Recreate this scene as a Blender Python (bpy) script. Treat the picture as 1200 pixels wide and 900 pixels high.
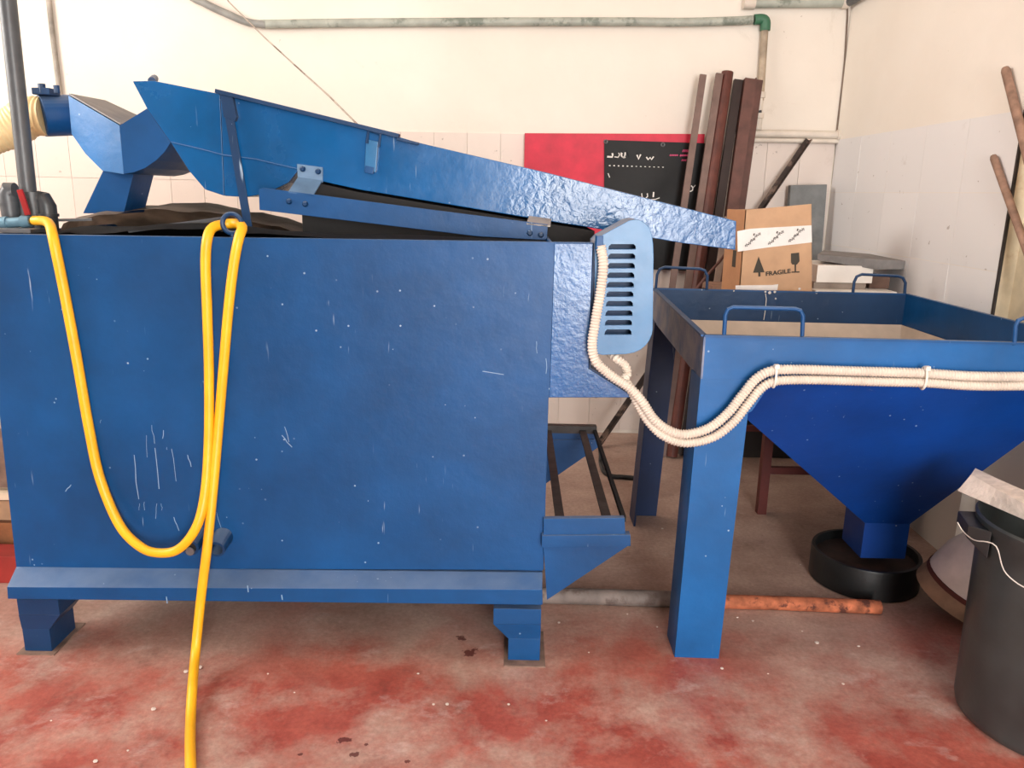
import bpy, bmesh, math, random
from mathutils import Vector, Matrix
from math import pi, sin, cos, radians
random.seed(7)
sc = bpy.context.scene
for o in list(bpy.data.objects): bpy.data.objects.remove(o)
C = sc.collection

# ------------------------------------------------------------------ camera
H = 1.35; FPX = 930.0; PITCH = radians(13.6); ROLL = radians(1.13)
cam_d = bpy.data.cameras.new('camera'); cam = bpy.data.objects.new('camera', cam_d); C.objects.link(cam)
cam_d.sensor_fit = 'HORIZONTAL'; cam_d.sensor_width = 36.0; cam_d.lens = FPX/1200*36
CM = Matrix.Rotation(pi/2-PITCH, 3, 'X') @ Matrix.Rotation(ROLL, 3, 'Z')
cam.matrix_world = Matrix.Translation((0, 0, H)) @ CM.to_4x4()
cam_d.clip_start = .02
sc.camera = cam

# ------------------------------------------------------------------ world, lights, exposure
w = bpy.data.worlds.new('world'); sc.world = w; w.use_nodes = True
w.node_tree.nodes['Background'].inputs[0].default_value = (.80, .90, 1.0, 1)
w.node_tree.nodes['Background'].inputs[1].default_value = .14
def area(name, loc, target, sx, sy, power, col):
    l = bpy.data.lights.new(name, 'AREA'); l.shape = 'RECTANGLE'; l.size = sx; l.size_y = sy; l.energy = power; l.color = col
    o = bpy.data.objects.new(name, l); C.objects.link(o); o.location = loc
    o.rotation_euler = (Vector(target)-Vector(loc)).to_track_quat('-Z', 'Y').to_euler()
    return o
area('doorway_daylight', (.95, -3.3, 1.5), (.8, 2.5, 1.2), 1.3, 2.5, 218, (1, .985, .965))
area('window_daylight', (-3.6, 2.0, 2.4), (1.6, 3.4, 1.2), 2.0, 1.3, 80, (1, .97, .92))
sc.view_settings.view_transform = 'Standard'; sc.view_settings.look = 'None'
sc.view_settings.gamma = 1; sc.view_settings.use_curve_mapping = False
sc.view_settings.exposure = .44

# ------------------------------------------------------------------ helpers
def P(px, py, x=None, y=None, z=None):
    "world point on a real plane (x=, y= or z=) behind a photo point"
    d = CM @ Vector(((px-600)/FPX, -(py-450)/FPX, -1)); o = Vector((0, 0, H))
    if x is not None: t = x/d.x
    elif y is not None: t = y/d.y
    else: t = (z-H)/d.z
    return o+d*t
def lin(c): return tuple((v/12.92 if v <= .04045 else ((v+.055)/1.055)**2.4) for v in [q/255 for q in c])+(1,)

class MB:
    def __init__(s): s.bm = bmesh.new(); s.wn = False
    def box(s, x0, x1, y0, y1, z0, z1, bev=0):
        g = bmesh.ops.create_cube(s.bm, size=1, matrix=Matrix.Translation(((x0+x1)/2, (y0+y1)/2, (z0+z1)/2)) @ Matrix.Diagonal((abs(x1-x0), abs(y1-y0), abs(z1-z0), 1)))
        if bev: s._bev(g['verts'], bev)
        return s
    def _bev(s, vs, bev):
        s.wn = True
        es = list({e for v in vs for e in v.link_edges})
        bmesh.ops.bevel(s.bm, geom=es, offset=bev, segments=2, affect='EDGES', profile=.6)
    def hexa(s, b, t, bev=0):
        "solid from a bottom loop and a top loop of equal length"
        n = len(b); vb = [s.bm.verts.new(p) for p in b]; vt = [s.bm.verts.new(p) for p in t]
        s.bm.faces.new(vb[::-1]); s.bm.faces.new(vt)
        for i in range(n): s.bm.faces.new((vb[i], vb[(i+1) % n], vt[(i+1) % n], vt[i]))
        bmesh.ops.recalc_face_normals(s.bm, faces=list({f for v in vb+vt for f in v.link_faces}))
        if bev: s._bev(vb+vt, bev)
        return s
    def prism(s, pts, d, bev=0):
        "closed outline extruded by the vector d"
        d = Vector(d); return s.hexa([Vector(p) for p in pts], [Vector(p)+d for p in pts], bev)
    def tube(s, path, r, n=10, cap=True):
        path = [Vector(p) for p in path]; rr = r if hasattr(r, '__len__') else [r]*len(path)
        up = None; rings = []
        for i, p in enumerate(path):
            t = (path[min(i+1, len(path)-1)]-path[max(i-1, 0)]).normalized()
            if up is None:
                up = t.orthogonal().normalized()
            else:
                up = (up-t*up.dot(t)).normalized()
            b = t.cross(up)
            rings.append([s.bm.verts.new(p+(up*cos(2*pi*k/n)+b*sin(2*pi*k/n))*rr[i]) for k in range(n)])
        for a, b in zip(rings, rings[1:]):
            for k in range(n): s.bm.faces.new((a[k], a[(k+1) % n], b[(k+1) % n], b[k]))
        if cap: s.bm.faces.new(rings[0][::-1]); s.bm.faces.new(rings[-1])
        return s
    def lathe(s, prof, c=(0, 0, 0), n=40, M=None):
        M = M or Matrix.Identity(4); rings = []
        for r, z in prof:
            if r < 1e-6: rings.append([s.bm.verts.new(M @ Vector((0, 0, z))+Vector(c))])
            else: rings.append([s.bm.verts.new(M @ Vector((r*cos(2*pi*k/n), r*sin(2*pi*k/n), z))+Vector(c)) for k in range(n)])
        for a, b in zip(rings, rings[1:]):
            for k in range(n):
                k2 = (k+1) % n
                if len(a) == 1 and len(b) == 1: continue
                if len(a) == 1: s.bm.faces.new((a[0], b[k2], b[k]))
                elif len(b) == 1: s.bm.faces.new((a[k], a[k2], b[0]))
                else: s.bm.faces.new((a[k], a[k2], b[k2], b[k]))
        return s
    def bar(s, p0, p1, w, d, side=(1, 0, 0), bev=0, twist=0):
        p0, p1 = Vector(p0), Vector(p1); t = (p1-p0).normalized(); u = Vector(side); u = (u-t*u.dot(t)).normalized(); v = t.cross(u)
        if twist:
            q = Matrix.Rotation(twist, 3, t); u = q @ u; v = q @ v
        q = [u*w/2+v*d/2, -u*w/2+v*d/2, -u*w/2-v*d/2, u*w/2-v*d/2]
        return s.hexa([p0+k for k in q], [p1+k for k in q], bev)
    def strip(s, pts, wd, n):
        "thin flat ribbon stroke lying on a surface with normal n"
        pts = [Vector(p) for p in pts]; n = Vector(n); prev = None
        for i, p in enumerate(pts):
            t = (pts[min(i+1, len(pts)-1)]-pts[max(i-1, 0)]).normalized(); u = n.cross(t).normalized()*wd/2
            cur = (s.bm.verts.new(p+u), s.bm.verts.new(p-u))
            if prev: s.bm.faces.new((prev[0], prev[1], cur[1], cur[0]))
            prev = cur
        return s
    def build(s, name, mat, parent=None, smooth=30, recenter=True):
        me = bpy.data.meshes.new(name); s.bm.normal_update(); s.bm.to_mesh(me); s.bm.free()
        o = link(name, me, mat, parent, smooth, recenter)
        if s.wn: mo = o.modifiers.new('even_shading', 'WEIGHTED_NORMAL'); mo.weight = 100; mo.keep_sharp = True
        return o

def link(name, me, mat, parent=None, smooth=30, recenter=True):
    if mat: me.materials.append(mat)
    if smooth:
        me.polygons.foreach_set('use_smooth', [True]*len(me.polygons)); me.set_sharp_from_angle(angle=radians(smooth))
    o = bpy.data.objects.new(name, me); C.objects.link(o)
    if parent:
        o.parent = parent; o.location = -world_of(parent)
    elif recenter:
        xs = [v.co for v in me.vertices]
        c = Vector((sum(v.x for v in xs)/len(xs), sum(v.y for v in xs)/len(xs), min(v.z for v in xs)))
        me.transform(Matrix.Translation(-c)); o.location = c
    return o
def world_of(o):
    p = Vector(o.location)
    while o.parent: o = o.parent; p += Vector(o.location)
    return p
def tag(o, label=None, cat=None, group=None, kind=None):
    if label: o['label'] = label
    if cat: o['category'] = cat
    if group: o['group'] = group
    if kind: o['kind'] = kind
    return o
def thing(name, label, cat, loc, group=None):
    o = bpy.data.objects.new(name, None); C.objects.link(o); o.location = loc; o.empty_display_size = .05
    return tag(o, label, cat, group)
def cr(pts, step=.01):
    "Catmull-Rom through points, resampled evenly"
    pts = [Vector(p) for p in pts]; q = [pts[0]*2-pts[1]]+pts+[pts[-1]*2-pts[-2]]; fine = []
    for i in range(1, len(q)-2):
        for k in range(24):
            t = k/24; a, b, c, d = q[i-1:i+3]
            fine.append(.5*((2*b)+(c-a)*t+(2*a-5*b+4*c-d)*t*t+(3*b-a-3*c+d)*t**3))
    fine.append(pts[-1]); out = [fine[0]]; acc = 0
    for a, b in zip(fine, fine[1:]):
        l = (b-a).length
        while l > 1e-9 and acc+l >= step:
            f = (step-acc)/l; a = a.lerp(b, f); out.append(a.copy()); l = (b-a).length; acc = 0
        acc += l
    if (out[-1]-fine[-1]).length > step*.3: out.append(fine[-1])
    return out
def corrugated(path, r, pitch, depth, n=12):
    st = pitch/4; p = cr(path, st); rr = [r-depth*(0, .5, 1, .5)[i % 4] for i in range(len(p))]
    return MB().tube(p, rr, n)

# ------------------------------------------------------------------ materials
MATS = {}
def nodes(name):
    m = bpy.data.materials.new(name); m.use_nodes = True; nt = m.node_tree
    return m, nt, nt.nodes['Principled BSDF']
def N(nt, t, **kw):
    n = nt.nodes.new(t)
    for k, v in kw.items():
        if isinstance(k, str) and hasattr(n, k): setattr(n, k, v)
    return n
def noise(nt, co, scale, detail=4, rough=.55, dist=0):
    n = N(nt, 'ShaderNodeTexNoise'); n.inputs['Scale'].default_value = scale; n.inputs['Detail'].default_value = detail
    n.inputs['Roughness'].default_value = rough; n.inputs['Distortion'].default_value = dist
    nt.links.new(co, n.inputs['Vector']); return n.outputs['Fac']
def ramp(nt, fac, a, b, ca=(0, 0, 0, 1), cb=(1, 1, 1, 1)):
    r = N(nt, 'ShaderNodeValToRGB'); r.color_ramp.elements[0].position = a; r.color_ramp.elements[1].position = b
    r.color_ramp.elements[0].color = ca; r.color_ramp.elements[1].color = cb
    nt.links.new(fac, r.inputs[0]); return r.outputs[0]
def mix(nt, fac, a, b, mode='MIX'):
    m = N(nt, 'ShaderNodeMix', data_type='RGBA', blend_type=mode)
    for i, v in ((0, fac), (6, a), (7, b)):
        if isinstance(v, (int, float)): m.inputs[i].default_value = v
        elif isinstance(v, tuple): m.inputs[i].default_value = v
        else: nt.links.new(v, m.inputs[i])
    return m.outputs[2]
def math_(nt, op, a, b=None):
    m = N(nt, 'ShaderNodeMath', operation=op)
    for i, v in enumerate((a, b)):
        if v is None: continue
        if isinstance(v, (int, float)): m.inputs[i].default_value = v
        else: nt.links.new(v, m.inputs[i])
    return m.outputs[0]
def bump(nt, bs, h, strength, dist):
    b = N(nt, 'ShaderNodeBump'); b.inputs['Strength'].default_value = strength; b.inputs['Distance'].default_value = dist
    nt.links.new(h, b.inputs['Height']); nt.links.new(b.outputs[0], bs.inputs['Normal'])
def plain(name, rgb, rough=.6, metal=0, var=.12, vscale=14, bmp=.15, bscale=60, col2=None, patch=None):
    "simple painted / plain surface with tonal variation and fine relief"
    if name in MATS: return MATS[name]
    m, nt, bs = nodes(name); co = N(nt, 'ShaderNodeTexCoord').outputs['Object']
    c = lin(rgb); dk = tuple(v*(1-var*2) for v in c[:3])+(1,); lt = tuple(min(1, v*(1+var)) for v in c[:3])+(1,)
    col = ramp(nt, noise(nt, co, vscale, 5), .3, .7, dk, lt)
    if col2:
        col = mix(nt, ramp(nt, noise(nt, co, patch or 6, 6, .65), .52, .6), col, lin(col2))
    nt.links.new(col, bs.inputs['Base Color']); bs.inputs['Roughness'].default_value = rough; bs.inputs['Metallic'].default_value = metal
    bump(nt, bs, noise(nt, co, bscale, 4), bmp, .004)
    MATS[name] = m; return m
def blue_paint(name, rgb=(4, 69, 123), rough=.4, lump=.10, spec=.36, lscale=22, specks=True, dusty=0, crust=None):
    if name in MATS: return MATS[name]
    m, nt, bs = nodes(name); tc = N(nt, 'ShaderNodeTexCoord'); co = tc.outputs['Object']
    c = lin(rgb); d = tuple(v*.72 for v in c[:3])+(1,); l = tuple(v*1.18 for v in c[:3])+(1,)
    col = ramp(nt, noise(nt, co, 3.2, 5, .6), .3, .7, d, l)
    if dusty:  # pale grey mix, for dust and for a painted-in reflection
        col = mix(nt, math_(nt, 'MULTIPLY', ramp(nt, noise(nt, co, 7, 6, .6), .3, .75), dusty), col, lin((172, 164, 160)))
    if specks:
        v = N(nt, 'ShaderNodeTexVoronoi'); v.inputs['Scale'].default_value = 26; nt.links.new(co, v.inputs['Vector'])
        sp = math_(nt, 'MULTIPLY', math_(nt, 'LESS_THAN', v.outputs['Distance'], .07), ramp(nt, noise(nt, co, 5, 3), .53, .6))
        # fine scratches: noise squeezed across
        mp = N(nt, 'ShaderNodeMapping'); mp.inputs['Scale'].default_value = (95, 95, 7); mp.inputs['Rotation'].default_value = (0, .25, .3)
        nt.links.new(co, mp.inputs['Vector'])
        sc_ = math_(nt, 'MULTIPLY', ramp(nt, noise(nt, mp.outputs[0], 1, 2), .71, .76), ramp(nt, noise(nt, co, 4, 3), .5, .66))
        col = mix(nt, math_(nt, 'MULTIPLY', math_(nt, 'MAXIMUM', sp, sc_), .6), col, lin((175, 195, 215)))
    # dust settles on upward faces
    gs = N(nt, 'ShaderNodeSeparateXYZ'); nt.links.new(N(nt, 'ShaderNodeNewGeometry').outputs['True Normal'], gs.inputs[0])
    up_ = ramp(nt, gs.outputs['Z'], .35, .75); du = math_(nt, 'MULTIPLY', up_, ramp(nt, noise(nt, co, 8, 6, .6), .2, .8, (.18, .18, .18, 1), (.5, .5, .5, 1)))
    col = mix(nt, du, col, lin((132, 148, 168)))
    nt.links.new(col, bs.inputs['Base Color'])
    ro = N(nt, 'ShaderNodeMapRange'); ro.inputs['To Min'].default_value = rough-.06; ro.inputs['To Max'].default_value = rough+.16
    nt.links.new(noise(nt, co, 9, 5), ro.inputs['Value']); nt.links.new(ro.outputs[0], bs.inputs['Roughness']); bs.inputs['Specular IOR Level'].default_value = spec
    h = math_(nt, 'ADD', noise(nt, co, lscale, 3, .5), math_(nt, 'MULTIPLY', noise(nt, co, 160, 2), .15))
    if crust:                                                       # paint gets thick and crusty towards +X
        sx = N(nt, 'ShaderNodeSeparateXYZ'); nt.links.new(co, sx.inputs[0]); mr = N(nt, 'ShaderNodeMapRange'); mr.interpolation_type = 'SMOOTHSTEP'
        mr.inputs['From Min'].default_value = crust[0]; mr.inputs['From Max'].default_value = crust[1]; nt.links.new(sx.outputs['X'], mr.inputs['Value'])
        h = math_(nt, 'ADD', math_(nt, 'MULTIPLY', h, .35), math_(nt, 'MULTIPLY', math_(nt, 'MULTIPLY', noise(nt, co, 46, 3, .55, .5), 1.5), mr.outputs[0]))
    bump(nt, bs, h, lump, .012)
    MATS[name] = m; return m
BLUE = blue_paint('blue_paint')
BLUE_LUMPY = blue_paint('blue_paint_brushed_thick', rgb=(6, 84, 142), rough=.2, spec=.55, lump=.15, lscale=24, crust=(-.12, .12))
BLUE_END = blue_paint('blue_paint_end_plate', rgb=(6, 80, 140), rough=.2, spec=.5, lump=.1, lscale=60)
BLUE_HOP = blue_paint('blue_paint_hopper', rgb=(3, 84, 146), rough=.42, lump=.1)
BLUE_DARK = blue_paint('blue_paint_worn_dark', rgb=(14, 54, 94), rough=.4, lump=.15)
BLUE_DUST_SHEEN = blue_paint('blue_paint_dust_sheen', rgb=(30, 80, 130), rough=.5, dusty=1.0)  # grey puts the grazing reflection on the hopper's left side into the colour
GUARD = blue_paint('blue_paint_satin', rgb=(38, 106, 156), rough=.3, spec=.55, lump=.06, specks=False)
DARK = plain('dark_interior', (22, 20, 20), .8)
BLACK = plain('black_plastic', (26, 28, 29), .42, var=.25, vscale=9, col2=None)
IRON = plain('dark_iron', (58, 52, 50), .55, .3, .3, 20)
STEEL = plain('grey_steel', (120, 122, 126), .45, .6)
PVC = plain('grey_pvc', (74, 78, 82), .4)
BRASS = plain('brass', (150, 112, 50), .35, .8)
CREAM = plain('cream_plastic', (216, 205, 192), .5, var=.06, bmp=.03)
WOOD = plain('weathered_wood', (150, 118, 100), .7, var=.2, vscale=25)
YELLOW = plain('yellow_rubber', (244, 178, 28), .42, var=.06)
REDP = plain('red_handle', (150, 24, 28), .4)

# ================================================================== SETTING
WY, WX, WL, WH = 4.426, 1.702, -3.9, 3.3
def floor_mat():
    m, nt, bs = nodes('worn_red_concrete'); co = N(nt, 'ShaderNodeTexCoord').outputs['Object']
    sep = N(nt, 'ShaderNodeSeparateXYZ'); nt.links.new(co, sep.inputs[0])
    base = ramp(nt, noise(nt, co, 3.0, 8, .62), .28, .72, lin((156, 126, 112)), lin((204, 178, 164)))
    red = ramp(nt, noise(nt, co, 5.5, 8, .6), .3, .7, lin((142, 58, 48)), lin((180, 98, 84)))
    # the red coat survives at the walked front of the machine, worn away behind it
    yy = math_(nt, 'ADD', sep.outputs['Y'], math_(nt, 'MULTIPLY', math_(nt, 'SUBTRACT', noise(nt, co, 1.7, 5), .5), 1.3))
    zone = N(nt, 'ShaderNodeMapRange'); zone.interpolation_type = 'SMOOTHSTEP'
    zone.inputs['From Min'].default_value = 2.6; zone.inputs['From Max'].default_value = 1.9; nt.links.new(yy, zone.inputs['Value'])
    wear = ramp(nt, noise(nt, co, 2.3, 10, .68, .15), .44, .60, (1, 1, 1, 1), (0.2, .18, .18, 1))
    fac = math_(nt, 'MULTIPLY', zone.outputs[0], wear)
    col = mix(nt, fac, base, red)
    # dark damp stains and oily patches
    st = ramp(nt, noise(nt, co, 5, 9, .72, .2), .58, .74)
    col = mix(nt, math_(nt, 'MULTIPLY', st, .5), col, lin((92, 70, 62)))
    # pale scuffs
    mp = N(nt, 'ShaderNodeMapping'); mp.inputs['Scale'].default_value = (6, 9, 1); nt.links.new(co, mp.inputs['Vector'])
    sc2 = ramp(nt, noise(nt, mp.outputs[0], .8, 10, .72, .3), .57, .72)
    col = mix(nt, math_(nt, 'MULTIPLY', sc2, .5), col, lin((206, 188, 180)))
    gr = ramp(nt, noise(nt, co, 70, 4, .7), .35, .7, (.80, .78, .77, 1), (1.08, 1.07, 1.06, 1)); col = mix(nt, 1.0, col, gr, 'MULTIPLY')
    # dark red-brown splashes near the front
    for x, y, r in STAINS:
        v = N(nt, 'ShaderNodeVectorMath', operation='DISTANCE'); nt.links.new(co, v.inputs[0]); v.inputs[1].default_value = (x, y, 0)
        dd = math_(nt, 'ADD', v.outputs['Value'], math_(nt, 'MULTIPLY', math_(nt, 'SUBTRACT', noise(nt, co, 38, 5, .7), .5), r*3.2))
        col = mix(nt, math_(nt, 'MULTIPLY', math_(nt, 'LESS_THAN', dd, r*.62), .85), col, lin((82, 28, 24)))
    nt.links.new(col, bs.inputs['Base Color'])
    ro = N(nt, 'ShaderNodeMapRange'); ro.inputs['To Min'].default_value = .38; ro.inputs['To Max'].default_value = .75
    nt.links.new(noise(nt, co, 4, 6), ro.inputs['Value']); nt.links.new(ro.outputs[0], bs.inputs['Roughness'])
    bump(nt, bs, noise(nt, co, 30, 8, .6), .25, .006)
    return m
STAINS = [tuple(P(px, py, z=0)[:2])+(r,) for px, py, r in ((404, 866, .022), (417, 884, .016), (352, 884, .008), (552, 764, .03), (540, 748, .02), (476, 893, .012), (430, 872, .008))]
m = MB().box(WL, WX+.3, -4, WY+.2, -.1, 0)
tag(m.build('floor', floor_mat(), recenter=False), 'worn red painted concrete floor with pale scuffed patches', kind='structure')

def wall_mat(name, c1, c2, dirt, dscale):
    m, nt, bs = nodes(name); co = N(nt, 'ShaderNodeTexCoord').outputs['Object']
    col = ramp(nt, noise(nt, co, 1.3, 6), .3, .7, lin(c1), lin(c2))
    st = ramp(nt, noise(nt, co, dscale, 9, .68, .4), .60, .76)
    col = mix(nt, math_(nt, 'MULTIPLY', st, .45), col, lin(dirt))
    sp = math_(nt, 'GREATER_THAN', noise(nt, co, 34, 2), .79)
    col = mix(nt, math_(nt, 'MULTIPLY', sp, .5), col, lin((150, 130, 110)))
    nt.links.new(col, bs.inputs['Base Color']); bs.inputs['Roughness'].default_value = .8
    bump(nt, bs, noise(nt, co, 18, 7), .15, .01); return m
WALLM = wall_mat('white_plaster', (224, 214, 202), (234, 226, 215), (170, 150, 128), 2.2)
WALLR = wall_mat('white_plaster_stained', (236, 228, 217), (245, 239, 230), (176, 152, 126), 1.6)
wb = tag(MB().box(WL-.1, WX+.1, WY, WY+.12, 0, WH).build('wall_back', WALLM, recenter=False), 'white plastered back wall with tiled lower half', kind='structure')
wr = MB(); wr.box(WX, WX+.12, 2.815, WY, 0, WH); wr.box(WX+.055, WX+.17, 1.2, 2.815, 0, .935); wr.box(WX+.055, WX+.17, 1.2, 2.815, 2.3, WH); wr.box(WX+.055, WX+.17, -4, 1.2, 0, WH)
wr = tag(wr.build('wall_right', WALLR, recenter=False), 'white stained right wall with tiled lower half', kind='structure')
tag(MB().box(WL-.12, WL, -4, WY+.1, 0, WH).build('wall_left', WALLM, recenter=False), 'plain white wall beyond the left side', kind='structure')
tag(MB().box(WL-.1, WX+.3, -4, WY+.1, WH, WH+.1).build('ceiling', WALLM, recenter=False), 'white ceiling', kind='structure')
# window opening boarded with a peeling panel
win = tag(MB().box(WX-.002, WX+.007, 2.806, 2.8155, .935, 2.3).box(WX+.049, WX+.056, 1.2, 2.81, .922, .937).build('window_1', IRON, recenter=False), 'dark gap around boarded opening in right wall', kind='structure')
PEEL = plain('peeling_cream_paint', (214, 200, 172), .75, var=.08, col2=(196, 176, 146), patch=7, bmp=.5, bscale=22)
sp_ = MB().box(WX+.055, WX+.09, 1.2, 2.812, .937, 2.3).box(WX+.007, WX+.055, 2.806, 2.815, .937, 2.3).build('panel', PEEL, win); sp_['label'] = 'cream board with peeling paint'
# tiles: sheet pieces with recessed joints
def tmat(name, rgb):
    m, nt, bs = nodes(name); geo = N(nt, 'ShaderNodeTexCoord').outputs['Object']; oi = N(nt, 'ShaderNodeObjectInfo')
    a = lin(rgb); col = ramp(nt, oi.outputs['Random'], 0, 1, tuple(v*.95 for v in a[:3])+(1,), a)
    ge = N(nt, 'ShaderNodeNewGeometry').outputs['Position']
    st = ramp(nt, noise(nt, ge, 5, 9, .72, .5), .63, .78); col = mix(nt, math_(nt, 'MULTIPLY', st, .35), col, lin((150, 128, 112)))
    sp = math_(nt, 'GREATER_THAN', noise(nt, ge, 30, 3), .72); col = mix(nt, math_(nt, 'MULTIPLY', sp, .5), col, lin((130, 112, 98)))
    nt.links.new(col, bs.inputs['Base Color']); bs.inputs['Roughness'].default_value = .42; return m
TB, TR = tmat('cream_tile', (222, 208, 198)), tmat('pale_grey_tile', (238, 237, 238))
TW, TH, ZT = .178, .272, 1.652
def tile_mesh(wd, ht, mat):
    b = MB().box(-wd/2+.001, wd/2-.001, -.004, .004, -ht/2+.001, ht/2-.001); me = bpy.data.meshes.new('tile'); b.bm.to_mesh(me); b.bm.free(); me.materials.append(mat); return me
tb, tr = tile_mesh(TW, TH, TB), tile_mesh(.32, TH, TR)
for c in range(26):
    for r in range(6):
        x = WX-.008-TW*(c+.5); z = ZT-TH*(r+.5)
        if r >= 2 and not (-.2 < x < 1.3): continue                # hidden behind the machine
        o = bpy.data.objects.new('tile', tb); C.objects.link(o); o.parent = wb; o.location = (x, WY-.003+random.uniform(-.0006, .0006), z)
for c in range(5):
    for r in range(6):
        y = WY-.008-.32*(c+.5); z = ZT-TH*(r+.5)
        if r == 5: continue
        o = bpy.data.objects.new('tile', tr); C.objects.link(o); o.parent = wr; o.rotation_euler = (0, 0, pi/2); o.location = (WX+.003+random.uniform(-.0006, .0006), y, z)
CRACK = plain('dark_crack', (120, 104, 92), .9)
b = MB()
pts = [(993, -20), (993, 20), (990, 72), (987, 100), (981, 150), (979, 185), (976, 210), (972, 260), (970, 290)]
b.tube([P(x, y, y=WY-.006) + Vector((0, 0, 0)) for x, y in pts], .0045, 6)
tag(b.build('trim_1', CRACK, recenter=False), 'dark cracked joint in the room corner', kind='structure')

# ================================================================== MACHINE
FY = 2.13                                                           # front plane of machine and hopper
BY = 3.05
def pf(x, y, Y=FY): return P(x, y, y=Y)
mach = thing('separator_tank', 'large blue painted steel tank with louvred belt guard, sloped base skirt and short feet', 'machine', (-.67, 2.55, 0))
# body: hollow tank
outline = [(-24, 274), (695, 284.5), (690, 432), (740, 463), (740, 466), (643, 466), (637, 668), (19, 666)]
fp = [pf(*q) for q in outline]
b = MB().prism(fp, (0, .008, 0), .002)
xl0, xl1 = fp[0].x, fp[7].x
b.box(-1.436, -1.428, FY+.008, BY, .26, 1.212); b.box(.092, .100, FY+.008, BY, .28, 1.222)
b.box(-1.436, .1, FY+.008, BY, .27, .285)
b.prism([p+Vector((0, BY-FY, 0)) for p in fp], (0, .008, 0))
b.bar(fp[0]+Vector((0, .017, -.003)), fp[1]+Vector((0, .017, -.003)), .035, .005, side=(0, 1, 0)).build('tank_body', BLUE, mach)
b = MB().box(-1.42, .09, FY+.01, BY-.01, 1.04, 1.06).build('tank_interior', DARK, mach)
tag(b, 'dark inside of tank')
# end plate at right, slightly proud
b = MB().prism([pf(*q, FY-.004) for q in [(650, 285.5), (694.5, 286), (689.5, 432), (739, 463), (739, 465.5), (644, 465.5)]], (0, .005, 0), .001).build('end_plate', BLUE_END, mach)
# flange edging the notch
b = MB(); n0, n1, n2 = pf(695.5, 285), pf(690.5, 432), pf(741, 463)
b.hexa([n0, n1, n1+Vector((.004, 0, .004)), n0+Vector((.004, 0, 0))], [q+Vector((0, .05, 0)) for q in (n0, n1, n1+Vector((.004, 0, .004)), n0+Vector((.004, 0, 0)))])
b.hexa([n1, n2, n2+Vector((0, 0, .005)), n1+Vector((0, 0, .005))], [q+Vector((0, .06, 0)) for q in (n1, n2, n2+Vector((0, 0, .005)), n1+Vector((0, 0, .005)))])
b.build('flange', BLUE_DARK, mach)
# base skirt, sloped above, upright below
l0, r0 = pf(19, 664), pf(636, 671); SY = 2.065
l1, r1 = P(8, 688, y=SY), P(635.5, 691, y=SY); l2, r2 = P(9, 702, y=SY), P(636, 709, y=SY)
b = MB().hexa([l0, l1, l2, l2+Vector((0, .2, 0)), l0+Vector((0, .13, 0))], [r0, r1, r2, r2+Vector((0, .2, 0)), r0+Vector((0, .13, 0))], .0025)
b.build('base_skirt', BLUE, mach)
b = MB().box(-1.47, .1, BY-.1, BY+.07, .16, .255).build('base_skirt', BLUE, mach)
# feet: flared at the top
def foot(xa, xb, y0, y1, flare, s):
    b = MB(); z1 = .075; zt = .175
    b.hexa([(xa, y0, 0), (xb, y0, 0), (xb, y1, 0), (xa, y1, 0)], [(xa, y0, z1), (xb, y0, z1), (xb, y1, z1), (xa, y1, z1)], .002)
    xa2, xb2 = (xa, xb+flare) if s > 0 else (xa-flare, xb)
    b.hexa([(xa, y0, z1), (xb, y0, z1), (xb, y1, z1), (xa, y1, z1)], [(xa2, y0-.006, zt-.05), (xb2, y0-.006, zt-.05), (xb2, y1, zt-.05), (xa2, y1, zt-.05)])
    b.hexa([(xa2, y0-.006, zt-.05), (xb2, y0-.006, zt-.05), (xb2, y1, zt-.05), (xa2, y1, zt-.05)], [(xa2, y0-.006, zt), (xb2, y0-.006, zt), (xb2, y1, zt), (xa2, y1, zt)], .002)
    return b
fl = foot(-1.425, -1.345, 2.09, 2.22, .04, 1).build('foot', BLUE_DARK, mach)
fr = foot(.004, .098, 2.09, 2.22, .045, -1).build('foot', BLUE, mach)
foot(-1.425, -1.345, 2.92, 3.04, .04, 1).build('foot', BLUE_DARK, mach); foot(.004, .098, 2.92, 3.04, .045, -1).build('foot', BLUE_DARK, mach)
RUSTPL = plain('rusty_plate', (128, 104, 92), .8, .1, .25, 20)
MB().box(-1.44, -1.33, 2.072, 2.25, 0, .004).build('foot_plate', RUSTPL, mach); MB().box(-.008, .114, 2.06, 2.25, 0, .005).build('foot_plate', RUSTPL, mach)
# outlet bracket and ledge at the right, front and back pair
for dy, nm in ((0, 'outlet_bracket'), (.9, 'outlet_bracket')):
    v = Vector((0, dy, 0)); b = MB()
    q = lambda L, Y: [P(x, y, y=Y)+v for x, y in L]
    b.prism(q([(637, 641), (737, 639), (641, 703)], 2.118), (0, .01, 0))
    b.build(nm, BLUE, mach)
    MB().prism(q([(637, 608), (732, 607), (733, 628), (637, 629)], 2.112), (0, .02, 0), .0015).build('outlet_ledge', BLUE, mach)
    MB().prism(q([(635, 628), (739, 627), (739, 640), (635, 642)], 2.103), (0, .03, 0), .0015).build('outlet_ledge', BLUE, mach)
# discharge rails running back
for x0, wd in ((656, .026), (711, .026)):
    p = P(x0, 605, y=2.135); z = p.z
    MB().box(p.x-wd/2, p.x+wd/2, 2.128, 3.02, z-.008, z).build('rail', IRON, mach)
p = P(731, 606, y=2.135)
MB().box(p.x-.006, p.x+.006, 2.128, 3.02, p.z-.012, p.z+.004).build('rail', DARK, mach)
a0, a1 = P(636, 501, y=3.0), P(699, 501, y=3.0)
MB().box(a0.x, a1.x, 2.985, 3.02, a0.z-.018, a0.z+.012, .001).build('cross_bar', IRON, mach)
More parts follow.
